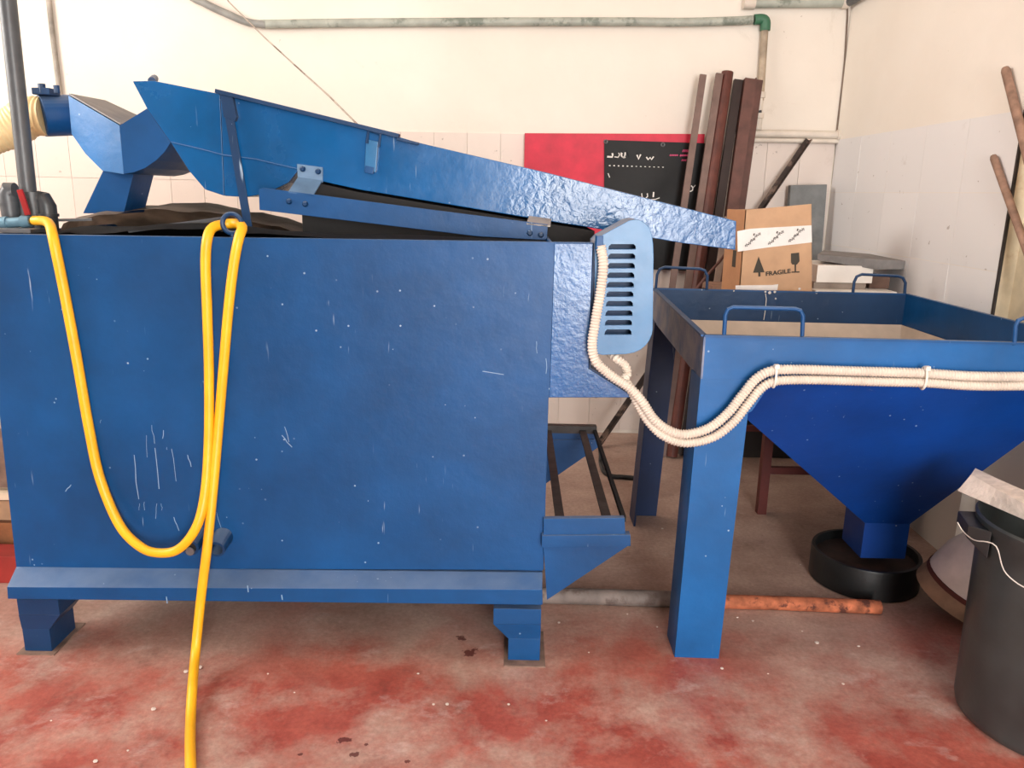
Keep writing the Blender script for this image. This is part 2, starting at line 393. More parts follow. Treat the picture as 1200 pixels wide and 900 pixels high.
# drain stubs, low left
def stub(cx, cy, r, plugged):
    p = P(cx, cy, y=FY-.055); t = thing; b = MB()
    c = Vector((p.x, FY+.004, p.z+.012)); e = Vector((p.x, FY-.06, p.z))
    b.tube([c, c.lerp(e, .5), e], [r*1.15, r, r], 20, cap=False)
    b.tube([e, c], [r*.72, r*.72], 20, cap=False)
    n = 20; ax = (e-c).normalized()
    b.tube([e, e-ax*.0005], [r, r*.72], 20, cap=False)
    o = b.build('drain_stub', BLUE_DARK, mach)
    MB().tube([e-ax*(.004 if plugged else .04), c], r*.7, 16).build('bore', DARK, o)
    return o
stub(223, 641, .026, True); stub(254, 643, .025, False)
s = MB()
p = P(223, 646, y=FY-.062); s.lathe([(0, .004), (.012, .004), (.013, 0)], p, 12, Matrix.Rotation(pi/2, 4, 'X')); s.build('plug', STEEL, mach)
# lifting eye on the rim
p = P(272, 262, y=2.155); b = MB()
R, r = .0255, .0065; ring = []
for i in range(29): a = 2*pi*i/28; ring.append(p+Vector((R*cos(a), 0, R*sin(a))))
b.tube(ring, r, 10, cap=False); b.tube([p-Vector((0, 0, R)), p-Vector((0, 0, R+.03))], .007, 10)
b.build('lifting_eye', BLUE_DARK, mach)
# belt guard with ten louvres
gl = [(697, 300), (697, 283), (703, 277), (737, 258.5), (745, 257), (750, 258), (756, 261.5), (761, 267), (764, 275), (765.5, 286), (766, 300), (765, 386), (764, 392), (761, 399), (756.5, 405), (750.5, 410), (743, 413.3), (734, 415), (706, 416), (697, 414)]
GY = 2.115
gp = [P(x, y, y=GY) for x, y in gl]
front = MB().prism(gp, (0, .004, 0), .0012)
me = bpy.data.meshes.new('g'); front.bm.to_mesh(me); front.bm.free(); gob = bpy.data.objects.new('belt_guard', me); C.objects.link(gob)
cut = MB(); slots = []
for k in range(10):
    t = k/9; x0 = 713-4.5*t; x1 = 745-5*t; y0 = 286+100*t; y1 = y0+5.5
    L = [(x0, y1), (x1, y1), (x1, y0+2.5), (x1-2.5, y0), (x0+3, y0), (x0+.5, y0+2.5)]
    q = [P(x, y, y=GY) for x, y in L]; slots.append(q); cut.prism([v-Vector((0, .02, 0)) for v in q], (0, .05, 0))
me2 = bpy.data.meshes.new('c'); cut.bm.to_mesh(me2); cut.bm.free(); cob = bpy.data.objects.new('cutter', me2); C.objects.link(cob)
md = gob.modifiers.new('b', 'BOOLEAN'); md.object = cob; md.operation = 'DIFFERENCE'; md.solver = 'EXACT'
gme = bpy.data.meshes.new_from_object(gob.evaluated_get(bpy.context.evaluated_depsgraph_get()))
bpy.data.objects.remove(gob); bpy.data.objects.remove(cob)
guard = link('belt_guard', gme, GUARD, mach, 12)
# guard rim wall going back, inner dark liner
b = MB(); n = len(gp); c0 = sum(gp, Vector())/n
ins = [c0+(v-c0)*.965 for v in gp]
vo = [b.bm.verts.new(v+Vector((0, .004, 0))) for v in gp]; vb = [b.bm.verts.new(v+Vector((0, .13, 0))) for v in gp]
wi = [b.bm.verts.new(v+Vector((0, .005, 0))) for v in ins]; wb2 = [b.bm.verts.new(v+Vector((0, .13, 0))) for v in ins]
for i in range(n):
    j = (i+1) % n
    b.bm.faces.new((vo[i], vo[j], vb[j], vb[i])); b.bm.faces.new((wi[j], wi[i], wb2[i], wb2[j])); b.bm.faces.new((vb[i], vb[j], wb2[j], wb2[i])); b.bm.faces.new((vo[j], vo[i], wi[i], wi[j]))
bmesh.ops.recalc_face_normals(b.bm, faces=b.bm.faces[:])
b.build('guard_rim', BLUE_DUST_SHEEN, guard, 25)
MB().prism([c0+(v-c0)*.94+Vector((0, .05, 0)) for v in gp], (0, .06, 0)).build('guard_backing', BLUE_DARK, guard)
for q in slots:
    a, bb = q[0], q[1]; b = MB(); h = .0022
    b.hexa([a+Vector((0, 0, -h)), bb+Vector((0, 0, -h)), bb+Vector((0, .004, -h)), a+Vector((0, .004, -h))], [a+Vector((0, -.006, 0)), bb+Vector((0, -.006, 0)), bb+Vector((0, .0, 0)), a])
    b.build('louver', GUARD, guard, 0)
# conduit gland at the panel edge
p = P(702, 283, y=2.10); MB().box(p.x-.008, p.x+.01, 2.09, 2.125, p.z-.02, p.z+.015, .002).build('conduit_bracket', BLUE, mach)
# runs of white paint and scratches
b = MB()
for x, y, l, dx in ((157, 533, 52, 5), (163, 590, 8, 0), (169, 588, 10, 1), (172, 510, 26, 1), (178, 498, 22, 3), (182, 525, 48, 5), (183, 590, 18, 0), (189, 590, 8, 1), (195, 524, 3, 1), (201, 526, 38, 5), (220, 533, 14, 4), (204, 606, 16, 5), (191, 504, 10, 0), (254, 600, 20, 6), (83, 568, 8, -7), (118, 492, 4, 0), (334, 500, 18, 4), (330, 510, 14, 12), (565, 435, 4, 26), (640, 420, 18, 0), (628, 400, 14, 2)):
    k = [P(x+dx*t, y+l*t, y=FY-.0008) for t in (0, .3, .6, 1)]
    for i, v in enumerate(k): v.x += random.uniform(-.002, .002)
    b.strip(k, random.uniform(.001, .0024), (0, -1, 0))
for x, y, s_ in ((290, 690, 4), (330, 700, 3), (195, 703, 4)):
    k = [P(x, y-s_, y=SY-.0008), P(x+1, y+s_, y=SY-.0008)]; b.strip(k, .003, (0, -1, 0))
tag(b.build('paint_drips', plain('white_splash', (128, 158, 190), .6), mach, 0), 'dried white runs', kind='stuff')

# ---------------- black sheets heaped on the tank
SHEET = plain('black_sheeting', (150, 136, 124), .6, var=.3, vscale=7, bmp=.5, bscale=18)
def cloth(pl, Y0, Y1, th=.004, nx=34, ny=14, lump=.006, seed=0, drop=.05):
    rnd = random.Random(seed); ph = [rnd.uniform(0, 6) for _ in range(6)]; b = MB(); g = []
    for j in range(ny+1):
        row = []
        for i in range(nx+1):
            u = i/nx*(len(pl)-1); k = min(int(u), len(pl)-2); t = u-k
            v = j/ny; Y = Y0+(Y1-Y0)*v
            px = pl[k][0]*(1-t)+pl[k+1][0]*t; py = pl[k][1]*(1-t)+pl[k+1][1]*t
            p = P(px, py, y=(Y0+Y1)/2); crest = 1-abs(v-.5)*2
            z = p.z-(1-crest)**2*(drop if v > .5 else .012)+lump*(sin(2.3*u+ph[0]+3*v)*sin(5*v+ph[1])+.5*sin(4.1*u+ph[2]-7*v)+.3*sin(9*u+ph[3]+4*v))
            row.append(b.bm.verts.new((p.x*Y/((Y0+Y1)/2)*.5+p.x*.5, Y, z)))
        g.append(row)
    for j in range(ny):
        for i in range(nx): b.bm.faces.new((g[j][i], g[j][i+1], g[j+1][i+1], g[j+1][i]))
    r = bmesh.ops.solidify(b.bm, geom=b.bm.faces[:], thickness=th)
    return b
tag(cloth([(96, 268), (103, 254), (150, 243), (200, 238), (262, 241), (300, 248), (345, 258), (392, 274)], 2.40, 3.0, seed=3, drop=.13).build('plastic_sheet', SHEET, smooth=60),
    'crumpled dark plastic sheet heaped on the tank top', 'plastic sheet')
tag(cloth([(62, 272), (90, 266), (140, 265), (200, 262), (262, 263), (300, 266), (400, 274), (640, 282)], 2.19, 2.38, lump=.003, seed=5, drop=.05).build('rubber_mat', DARK, smooth=60),
    'flat black rubber mat lying low inside the tank rim', 'mat')
tag(MB().bar(P(64, 258, y=2.34), P(108, 257, y=2.36), .012, .006).build('flat_bar', STEEL), 'short grey steel bar lying on the tank edge beside grey pipes', 'bar')
tag(MB().bar(P(150, 270.5, y=2.22), P(262, 256, y=2.36), .012, .008).build('flat_bar', STEEL), 'long pale steel strip slanting across the sheets on the tank', 'bar')
# drive housing in the dark between rail and chute
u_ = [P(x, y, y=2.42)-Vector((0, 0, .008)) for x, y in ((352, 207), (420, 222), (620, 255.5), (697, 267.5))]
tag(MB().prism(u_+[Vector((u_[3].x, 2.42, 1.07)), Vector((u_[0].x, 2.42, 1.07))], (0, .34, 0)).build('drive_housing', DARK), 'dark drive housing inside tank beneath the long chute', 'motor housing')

# ================================================================== CHUTE
CY = 2.42; CD = .36
ch = thing('inclined_chute', 'long blue lumpy-painted chute sloping down to the right over the tank', 'chute', (-.3, 2.6, 1.2))
c = lambda x, y, Y=CY: P(x, y, y=Y)
# long trough
b = MB().prism([c(*q) for q in [(258, 110), (466, 160), (490, 167), (640, 202), (863, 259), (862, 293), (800, 285), (690, 266.5), (620, 255.5), (420, 222), (352, 207), (349, 200), (338, 214), (312, 227), (287, 231), (263, 229.5)]], (0, CD, 0), .003)
b.build('trough', BLUE_LUMPY, ch)
# feed bin (left of the strap) with belly
b = MB().prism([c(*q) for q in [(172, 127), (155, 95), (180, 94.5), (257.6, 110), (262.6, 229.5), (240, 222), (222, 201), (200, 167)]], (0, CD, 0), .003)
b.build('feed_bin', BLUE_LUMPY, ch)
# spout box with curved underside, turned-away left face
fr_ = [(140, 147), (172, 127), (200, 167), (193, 178), (183, 188), (170, 197), (157, 202), (145, 204)]
b = MB().prism([c(*q) for q in fr_], (0, CD, 0), .002).build('spout', BLUE, ch)
LY = 2.54
bot = [c(140, 147), c(145, 204), P(120, 200, y=2.465), P(100, 180, y=2.51), P(84, 157, y=LY), P(80, 112, y=LY)]
bk = [v.copy() for v in bot]
for i, v in enumerate(bk): v.y = CY+CD
b = MB().hexa(bot, bk); b.build('spout_box', blue_paint('blue_paint_lit', rgb=(14, 98, 160), rough=.33, lump=.12), ch, 20)  # brighter blue paints in the light falling on this left-turned face
# dusty top lid of the spout box
q = [c(141, 146.2), P(81, 111, y=LY)]
b = MB().hexa([q[0], q[1], q[1]+Vector((0, .22, .004)), q[0]+Vector((0, CD, .004))], [v+Vector((0, 0, .004)) for v in (q[0], q[1], q[1]+Vector((0, .22, .004)), q[0]+Vector((0, CD, .004)))])
tag(b.build('spout_lid', plain('dusty_lid', (140, 138, 138), .7), ch), 'dusty grey top')
# weld seam
b = MB(); b.tube([c(x, y, CY-.001) for x, y in ((201, 167), (235, 175), (262, 182), (300, 187), (330, 194), (348, 198))], .0028, 6).build('weld_seam', BLUE_LUMPY, ch)
# folded lip along the top edge
for L, w_ in (([(254, 107), (468, 159.5)], .011), ([(466, 163), (491, 168.5)], .006)):
    MB().bar(c(*L[0], CY-.012), c(*L[1], CY-.012), .03, w_, side=(0, 1, 0)).build('lip', BLUE_DARK, ch)
MB().tube([c(178, 95, CY+.1), c(181, 92, CY+.2)], .012, 10).build('knob', BLUE_DARK, ch)
# strap
MB().bar(c(265, 114, CY-.012), c(292, 272, CY-.03), .024, .006, bev=.001).build('strap', BLUE_DARK, ch)
b = MB().prism([c(*q, CY-.02) for q in [(258, 110), (272, 112), (277, 137), (275, 142), (262, 137)]], (0, .02, 0), .001).build('strap_bracket', BLUE_DARK, ch)
# toggle latch
la = MB().prism([c(*q, CY-.016) for q in [(429, 163), (443, 166), (440, 202), (427, 200)]], (0, .016, 0), .002).build('latch', GUARD, ch)
MB().tube([c(*q, CY-.02) for q in [(430, 168), (432, 153), (446, 157), (444, 172)]], .0045, 8).build('latch_loop', BLUE_DARK, la)
MB().prism([c(*q, CY-.022) for q in [(428, 194), (438, 196), (437, 204), (427, 202)]], (0, .01, 0), .001).build('latch_catch', BLUE, la)
# side rail and its two brackets
RY = 2.33
rail = MB().prism([P(*q, y=RY) for q in [(303, 222), (308, 220), (400, 232), (500, 245), (642, 263), (641, 281.5), (560, 277), (304, 246)]], (0, .01, 0), .0015).build('side_rail', BLUE, ch)
def bolt(x, y, Y, par):
    MB().lathe([(0, .008), (.005, .008), (.0085, .004), (.0085, 0)], P(x, y, y=Y), 8, Matrix.Rotation(pi/2, 4, 'X')).build('bolt', BLUE_DARK, par, 50)
a = [P(338, 226, y=RY), P(367, 230, y=RY), c(378, 212), c(350, 208)]
br = MB().hexa(a, [v+Vector((0, 0, .004)) for v in a]).prism([c(*q, CY-.005) for q in [(348, 192), (378, 196), (378, 214), (349, 210)]], (0, .006, 0)).build('bracket', plain('dusty_blue', (96, 126, 156), .55), ch)
for x, y in ((355, 198), (373, 201)): bolt(x, y, CY-.006, br)
for x, y in ((339, 236), (358, 239)): bolt(x, y, RY-.001, rail)
a = [P(617, 263, y=RY), P(645, 266, y=RY), c(646, 258), c(620, 254.5)]
MB().hexa(a, [v+Vector((0, 0, .004)) for v in a]).build('bracket', plain('pale_dust', (168, 160, 152), .6), ch)
bolt(621, 273, RY-.001, rail); bolt(634, 275, RY-.001, rail)
# post under the spout
p = [P(*q, y=2.5) for q in [(121, 199), (157, 202), (145, 250), (97, 250)]]
MB().prism(p, (0, .14, 0), .002).build('support_post', BLUE, ch)
# round duct with clamp
d0, d1 = P(86, 135, y=2.66), P(48, 136, y=2.60)
duct = MB().tube([d0, d0.lerp(d1, .97), d1], [.062, .062, .058], 32).build('inlet_duct', BLUE, ch)
MB().box(d1.x+.002, d0.x-.012, 2.56, 2.62, d1.z+.06, d1.z+.08, .003).tube([d1+Vector((.03, -.03, .066)), d1+Vector((.03, -.03, .092))], .011, 8).tube([d1+Vector((.075, -.03, .066)), d1+Vector((.075, -.03, .088))], .009, 8).build('duct_clamp', BLUE_DARK, duct)
# ribbed suction hose
e = d1+Vector((.015, 0, 0))
hb = corrugated([e, e+Vector((-.05, -.005, -.004)), P(15, 149, y=2.58), P(-25, 164, y=2.55), P(-75, 195, y=2.52), P(-110, 240, y=2.5), Vector((-2.0, 2.45, .95)), Vector((-2.3, 2.4, .4)), Vector((-2.55, 2.35, .10)), Vector((-2.8, 2.3, .062)), Vector((-3.1, 2.25, .062))], .060, .014, .0022, 24)
tag(hb.build('suction_hose', plain('cream_hose', (226, 202, 150), .5, var=.05)), 'thick cream ribbed suction hose curving into the blue duct', 'hose')

# ================================================================== GREY PIPEWORK AND YELLOW HOSE
pw = thing('standpipe', 'dark grey vertical plastic pipe with elbows and red valve at tank corner', 'pipe', (-1.41, 2.3, 1.2))
tz = P(33, 226, y=2.33)
MB().tube([(tz.x-.004, 2.33, 3.28), (tz.x+.012, 2.33, 2.2), (tz.x, 2.33, tz.z-.005)], .0225, 18).build('pipe', PVC, pw)
b = MB(); q = P(40, 245, y=2.33)
b.tube([q+Vector((.0, 0, .045)), q+Vector((0, 0, -.09))], .034, 20); b.tube([q+Vector((0, 0, .048)), q+Vector((0, 0, .028))], .036, 20)
b.tube([q+Vector((.015, 0, .03)), q+Vector((.03, 0, .028)), q+Vector((.038, 0, .01)), q+Vector((.038, 0, -.09))], [.022, .024, .025, .025], 16)
b.tube([q+Vector((.038, 0, -.012)), q+Vector((.038, 0, -.02))], .029, 16); b.build('tee_fitting', plain('dark_pvc', (52, 56, 60), .4), pw)
q2 = P(11, 235, y=2.33); b = MB()
b.tube([q2+Vector((.02, 0, .03)), q2+Vector((.006, 0, .03)), q2+Vector((0, 0, .015)), q2+Vector((0, 0, -.07))], [.02, .025, .027, .024], 24)
b.tube([q2+Vector((0, 0, -.005)), q2+Vector((0, 0, -.013))], .03, 18); b.build('elbow_fitting', PVC, pw)
v0 = P(-5, 262, y=2.26); v1 = P(36, 259.5, y=2.26); hv = MB().tube([v0, v0.lerp(v1, .35), v0.lerp(v1, .36), v0.lerp(v1, .75), v0.lerp(v1, .76), v1], [.018, .018, .014, .014, .018, .015], 14).build('valve', plain('blue_grey_metal', (104, 140, 160), .35, .4), pw)
MB().bar(P(23, 222, y=2.25), P(33, 252, y=2.25), .016, .007, bev=.002).build('valve_handle', REDP, hv)
MB().tube([v1, P(44, 258.5, y=2.26), P(50, 258.5, y=2.26)], [.01, .01, .008], 12).build('hose_connector', BRASS, hv)
MB().box(-1.47, P(43, 268, y=2.22).x, 2.19, 2.28, 1.216, 1.226).build('bracket_plate', STEEL, pw)
HY = 2.116
path = [P(40, 258.5, y=2.26), P(50, 258.8, y=2.24), P(58, 263, y=2.165)]+[P(x, y, y=HY-d) for x, y, d in ((63, 282, 0), (75, 340, 0), (90, 420, 0), (104, 500, 0), (117, 560, .005), (140, 615, .03), (165, 641, .055), (187, 648, .066), (210, 643, .07), (230, 618, .07), (240, 580, .045), (244.5, 520, .015), (245, 440, 0), (243, 370, 0), (241, 310, 0))]
path += [P(243, 280, y=2.118), P(249, 267, y=2.145), P(262, 263, y=2.175), P(275, 262, y=2.18), P(284, 266, y=2.15), P(280, 279, y=2.118)]
path += [P(x, y, y=HY-.004) for x, y in ((274, 310), (268, 360), (262, 430), (257, 490))]+[P(251, 560, y=2.085)]
path += [P(243, 640, y=2.05), P(238, 680, y=2.045), P(234, 715, y=2.04), P(229, 765, y=2.0), P(225.5, 805, z=.04), P(223.5, 840, z=.0145), P(223, 880, z=.0145), P(226, 930, z=.0145), P(240, 990, z=.0145), P(280, 1080, z=.0145)]
hz = MB().tube(cr(path, .012), .0132, 12)
tag(hz.build('water_hose', YELLOW, smooth=60), 'yellow rubber hose looped over the tank front and onto the floor', 'hose')

# ================================================================== HOPPER
hop = thing('receiving_hopper', 'square blue steel hopper on tall legs with rod handles and tapered funnel', 'hopper', (1.06, 2.65, 0))
ZR, ZB = .981, .855
fl_, bl_, brr, frr = Vector((.519, 2.13, 0)), Vector((.567, 3.215, 0)), Vector((1.578, 3.19, 0)), Vector((1.592, 2.10, 0))
def at(v, z): return Vector((v.x, v.y, z))
cen = (fl_+bl_+brr+frr)/4
def inn(v, k=.012): return v+(cen-v).normalized()*k
def side_panel(a, b_, z0, z1, m, name, th=.006):
    n_ = (cen-(a+b_)/2); d = (b_-a).normalized(); n_ = (n_-d*n_.dot(d)).normalized()*th
    return MB().hexa([at(a, z0), at(b_, z0), at(b_+n_, z0), at(a+n_, z0)], [at(a, z1), at(b_, z1), at(b_+n_, z1), at(a+n_, z1)], .001).build(name, m, hop)
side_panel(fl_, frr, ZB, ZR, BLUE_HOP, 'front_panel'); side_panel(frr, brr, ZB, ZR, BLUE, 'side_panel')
side_panel(brr, bl_, ZB, ZR, BLUE_DARK, 'back_panel'); side_panel(bl_, fl_, ZB, ZR, BLUE_DUST_SHEEN, 'side_panel')
# inside faces stay blue: rim rod lip
b = MB()
for a, d in ((fl_, frr), (frr, brr), (brr, bl_), (bl_, fl_)): b.bar(at(a, ZR), at(d, ZR), .016, .006, side=(cen-(a+d)/2).normalized())
b.build('rim', BLUE, hop)
# funnel, outer shell and dusty lining
O = [Vector(v) for v in ((1.225, 2.55, .265), (1.225, 2.71, .265), (1.38, 2.71, .265), (1.38, 2.55, .265))]
Tt = [at(inn(v, .01), ZB) for v in (fl_, bl_, brr, frr)]; Ti = [at(inn(v, .016), ZB+.004) for v in (fl_, bl_, brr, frr)]
b = MB()
def shell(top, low, flip):
    vt = [b.bm.verts.new(v) for v in top]; vl = [b.bm.verts.new(v) for v in low]
    for i in range(4):
        f = (vt[i], vt[(i+1) % 4], vl[(i+1) % 4], vl[i]); b.bm.faces.new(f if not flip else f[::-1])
shell(Tt, O, False); shell(O, [v-Vector((0, 0, .13)) for v in O], False); bmesh.ops.recalc_face_normals(b.bm, faces=b.bm.faces[:])
b.build('funnel', blue_paint('blue_paint_funnel', rgb=(2, 60, 140), rough=.45, lump=.08), hop, 20)
b = MB(); q_ = [t_.lerp(v+Vector((0, 0, .03)), .42) for t_, v in zip(Ti, O)]; shell(Ti, q_, True); b.bm.faces.new([b.bm.verts.new(v) for v in q_])
tag(b.build('funnel_lining', plain('beige_dust', (196, 180, 164), .9, var=.06), hop, 0), 'beige dusty inside of funnel')
# legs, angle sections
X0 = fl_.x; yl = lambda x: 2.129-.0278*(x-.519)
b = MB()
b.hexa([(X0-.014, yl(X0), 0), (X0+.118, yl(X0+.118), 0), (X0+.118, yl(X0+.118)+.008, 0), (X0-.014, yl(X0)+.008, 0)], [(X0, yl(X0), .86), (X0+.14, yl(X0+.14), .86), (X0+.14, yl(X0+.14)+.008, .86), (X0, yl(X0)+.008, .86)])
b.hexa([(X0-.014, yl(X0), 0), (X0-.006, yl(X0), 0), (X0-.006, 2.25, 0), (X0-.014, 2.25, 0)], [(X0, yl(X0), .86), (X0+.008, yl(X0), .86), (X0+.008, 2.25, .86), (X0, 2.25, .86)])
b.prism([P(*q, y=2.1245) for q in [(868, 445), (906, 445), (881, 482), (872, 486)]], (0, .008, 0)).build('leg', BLUE_HOP, hop)
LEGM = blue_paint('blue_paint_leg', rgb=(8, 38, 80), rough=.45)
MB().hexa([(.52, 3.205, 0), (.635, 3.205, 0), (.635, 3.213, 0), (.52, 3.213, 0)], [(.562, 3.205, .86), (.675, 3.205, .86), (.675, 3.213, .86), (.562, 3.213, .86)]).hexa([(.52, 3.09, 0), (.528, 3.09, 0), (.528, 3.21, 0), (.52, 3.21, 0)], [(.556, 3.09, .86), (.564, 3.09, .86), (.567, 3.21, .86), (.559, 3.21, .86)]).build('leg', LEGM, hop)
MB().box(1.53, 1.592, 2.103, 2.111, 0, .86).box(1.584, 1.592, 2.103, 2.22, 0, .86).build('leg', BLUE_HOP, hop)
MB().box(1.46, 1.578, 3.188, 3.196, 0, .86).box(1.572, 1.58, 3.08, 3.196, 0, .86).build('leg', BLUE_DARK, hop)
b = MB(); rq = random.Random(2)
for x, y, r in ((902, 343, .006), (897, 342, .004), (908, 342, .005), (937, 338.5, .005), (909, 350, .0035), (957, 342.5, .006), (860, 341, .003)):
    q_ = P(x, y, y=3.193); b.lathe([(0, .0015), (r, .001), (r*1.1, 0)], (q_.x, 3.1935, q_.z), 8, Matrix.Rotation(pi/2, 4, 'X'))
b.strip([P(x, y, y=3.192) for x, y in ((897, 344), (898, 350), (897.5, 357), (897, 362), (895, 375))], .003, (0, -1, 0))
tag(b.build('splashes', plain('white_plaster_splash', (206, 204, 202), .7), hop, 0), 'white dried splashes', kind='stuff')
# rod handles
def handle(x0, x1, yb, yt, Y, dy=0, m=BLUE):
    L = [P(x0-1.5, yb, y=Y), P(x0, yt+8, y=Y), P(x0+3, yt+1.5, y=Y), P(x0+9, yt-1, y=Y), P(x1-9, yt+1, y=Y), P(x1-3, yt+3, y=Y), P(x1, yt+9, y=Y), P(x1-1, yb+2, y=Y)]
    MB().tube(L, .0058, 10).build('handle', m, hop, 60)
handle(850, 941, 392, 361, 2.122); handle(1190, 1272, 404, 374, 2.105)
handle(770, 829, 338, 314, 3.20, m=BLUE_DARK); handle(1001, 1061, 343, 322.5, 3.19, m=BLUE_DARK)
# corrugated conduits strung along the hopper
CONY = 2.085
A = [P(704, 288, y=2.098), P(707, 310, y=2.092)]+[P(x, y, y=2.092) for x, y in ((704, 340), (698, 375), (694, 405), (699, 424), (716, 440), (737, 454), (752, 470), (766, 491), (783, 504), (803, 509), (830, 502), (852, 485), (870, 463), (886, 444))]+[P(x, y, y=CONY) for x, y in ((905, 434.5), (935, 433), (985, 434.5), (1040, 436), (1084, 437.5), (1140, 441), (1200, 441.5), (1300, 441))]
Bp = [P(716, 414, y=2.16), P(722, 420, y=2.13), P(732, 428, y=2.125), P(735, 438, y=2.12), P(731, 446, y=2.11), P(738, 454, y=2.12), P(748, 474, y=2.115), P(760, 494, y=2.105), P(778, 511, y=2.095), P(803, 519, y=2.092), P(834, 513, y=2.092), P(858, 496, y=2.092), P(876, 474, y=2.092), P(892, 455, y=2.092)]+[P(x, y, y=CONY) for x, y in ((910, 446.5), (945, 445), (990, 446), (1040, 447.5), (1084, 448.5), (1140, 452), (1200, 452), (1300, 451))]
ca = thing('corrugated_conduit', 'upper cream corrugated conduit running down beside the louvred guard and along hopper', 'conduit', A[-9], 'conduits strung along the hopper')
corrugated(A, .0142, .0082, .0032).build('sleeve', CREAM, ca, 60)
cb = thing('corrugated_conduit', 'lower cream corrugated conduit curling out from under the guard', 'conduit', Bp[-9], 'conduits strung along the hopper')
corrugated(Bp, .0138, .0082, .0032).build('sleeve', CREAM, cb, 60)
for px in (907, 1082):
    q = P(px, 441 if px < 1000 else 443, y=CONY); rng = []
    for i in range(25):
        a = 2*pi*i/24; rng.append(q+Vector((0, .018*cos(a), .0305*sin(a))))
    MB().tube(rng, .0032, 6, cap=False).box(q.x-.006, q.x+.006, CONY-.02, CONY-.008, q.z+.024, q.z+.036, .001).build('cable_tie', plain('white_nylon', (232, 226, 216), .4), ca)

# black round pan under the outlet
pan = MB(); pc = Vector((1.295, 2.66, 0))
pan.lathe([(0, .012), (.165, .012), (.172, .115), (.184, .115), (.186, .108), (.186, .006), (.176, 0), (0, 0)], pc, 48)
pan_o = thing('round_pan', 'round black pan on floor under the funnel outlet', 'pan', pc)
pan.build('pan_body', BLACK, pan_o)
MB().lathe([(0, .09), (.1, .088), (.172, .082), (.172, .06), (0, .06)], pc, 40).build('dark_sludge', plain('dark_sludge', (58, 40, 34), .7, var=.3, bmp=.4), pan_o, 50)

# ================================================================== FLOOR PIPE
fpipe = thing('floor_pipe', 'long pipe lying on floor behind the hopper leg, rusty orange at its right end', 'pipe', (.7, 2.43, 0))
y0 = 2.43
MB().tube([(.02, y0+.01, .028), (.58, y0, .028)], .027, 18).build('pipe_sleeve', plain('dusty_grey_pipe', (128, 116, 110), .7, var=.2, col2=(92, 78, 72), patch=10), fpipe)
RUST = plain('rusty_orange', (188, 108, 74), .85, var=.3, vscale=26, col2=(86, 46, 36), patch=16, bmp=.8)
MB().tube([(.56, y0, .024), (.9, y0-.005, .024), (1.245, y0-.02, .024)], .0235, 18).build('rusty_pipe', RUST, fpipe)

# ================================================================== BIN
bn = thing('waste_bin', 'tall black plastic waste bin with side lug, at right beside hopper', 'bin', (1.45, 1.86, 0))
bc = Vector((1.445, 1.86, 0))
b = MB().lathe([(0, 0), (.20, 0), (.215, .012), (.219, .03), (.226, .45), (.23, .53), (.237, .545), (.239, .56), (.234, .566), (.228, .556), (.222, .52), (.212, .04), (0, .03)], bc, 64)
b.build('bin_body', plain('black_bin', (54, 58, 58), .34, var=.2, vscale=6, bmp=.1), bn, 40)
g = P(1132, 607, y=1.93); b = MB()
ang = math.atan2(g.y-bc.y, g.x-bc.x); u = Vector((cos(ang), sin(ang), 0)); v = Vector((-sin(ang), cos(ang), 0))
e0 = bc+u*.224; zt = .545
b.hexa([e0+v*.07+Vector((0, 0, zt-.075)), e0-v*.07+Vector((0, 0, zt-.075)), e0-v*.07+Vector((0, 0, zt)), e0+v*.07+Vector((0, 0, zt))],
       [e0+u*.05+v*.05+Vector((0, 0, zt-.03)), e0+u*.05-v*.05+Vector((0, 0, zt-.03)), e0+u*.05-v*.05+Vector((0, 0, zt+.004)), e0+u*.05+v*.05+Vector((0, 0, zt+.004))], .004)
b.build('lug', BLACK, bn)
MB().tube(cr([P(1122, 612, y=1.80), P(1128, 622, y=1.79), P(1138, 631, y=1.74), P(1146, 634, y=1.71), P(1157, 635, y=1.69), P(1168, 641, y=1.675), P(1174, 662, y=1.67), P(1179, 672, y=1.665), P(1190, 682, y=1.655), P(1202, 689, y=1.645), P(1230, 700, y=1.63)], .01), .0014, 6).build('wire', plain('pale_wire', (190, 184, 176), .4), bn)
# white slab on the bin
b = MB(); zs, zt = .572, .618
A0, B0 = P(1122, 575, z=zs), P(1200, 609, z=zs); A1, B1 = P(1138, 556, z=zt-.004), P(1200, 591, z=zt); A2, B2 = P(1143, 548.5, z=zt), P(1200, 575, z=zt)
ex = lambda a, c_, t: a+(c_-a)*t
wv = (A2-A1)*1.0; secs = []
for t in (0, .5, 1, 1.55, 1.9):
    j = Vector((0, 0, .002*sin(7*t)))
    lo, m_, hi = ex(A0, B0, t), ex(A1, B1, t)+j, ex(A2, B2, t)+j
    back = Vector((hi.x+.02, hi.y+.02, zs)); secs.append([lo, back, hi, m_])
for p_, q_ in zip(secs, secs[1:]): b.hexa(p_, q_)
bmesh.ops.remove_doubles(b.bm, verts=b.bm.verts[:], dist=.0005)
tag(b.build('foam_slab', plain('chalky_white', (226, 212, 200), .85, var=.12, vscale=30, bmp=.7)), 'chalky white slab laid across the black bin', 'slab')
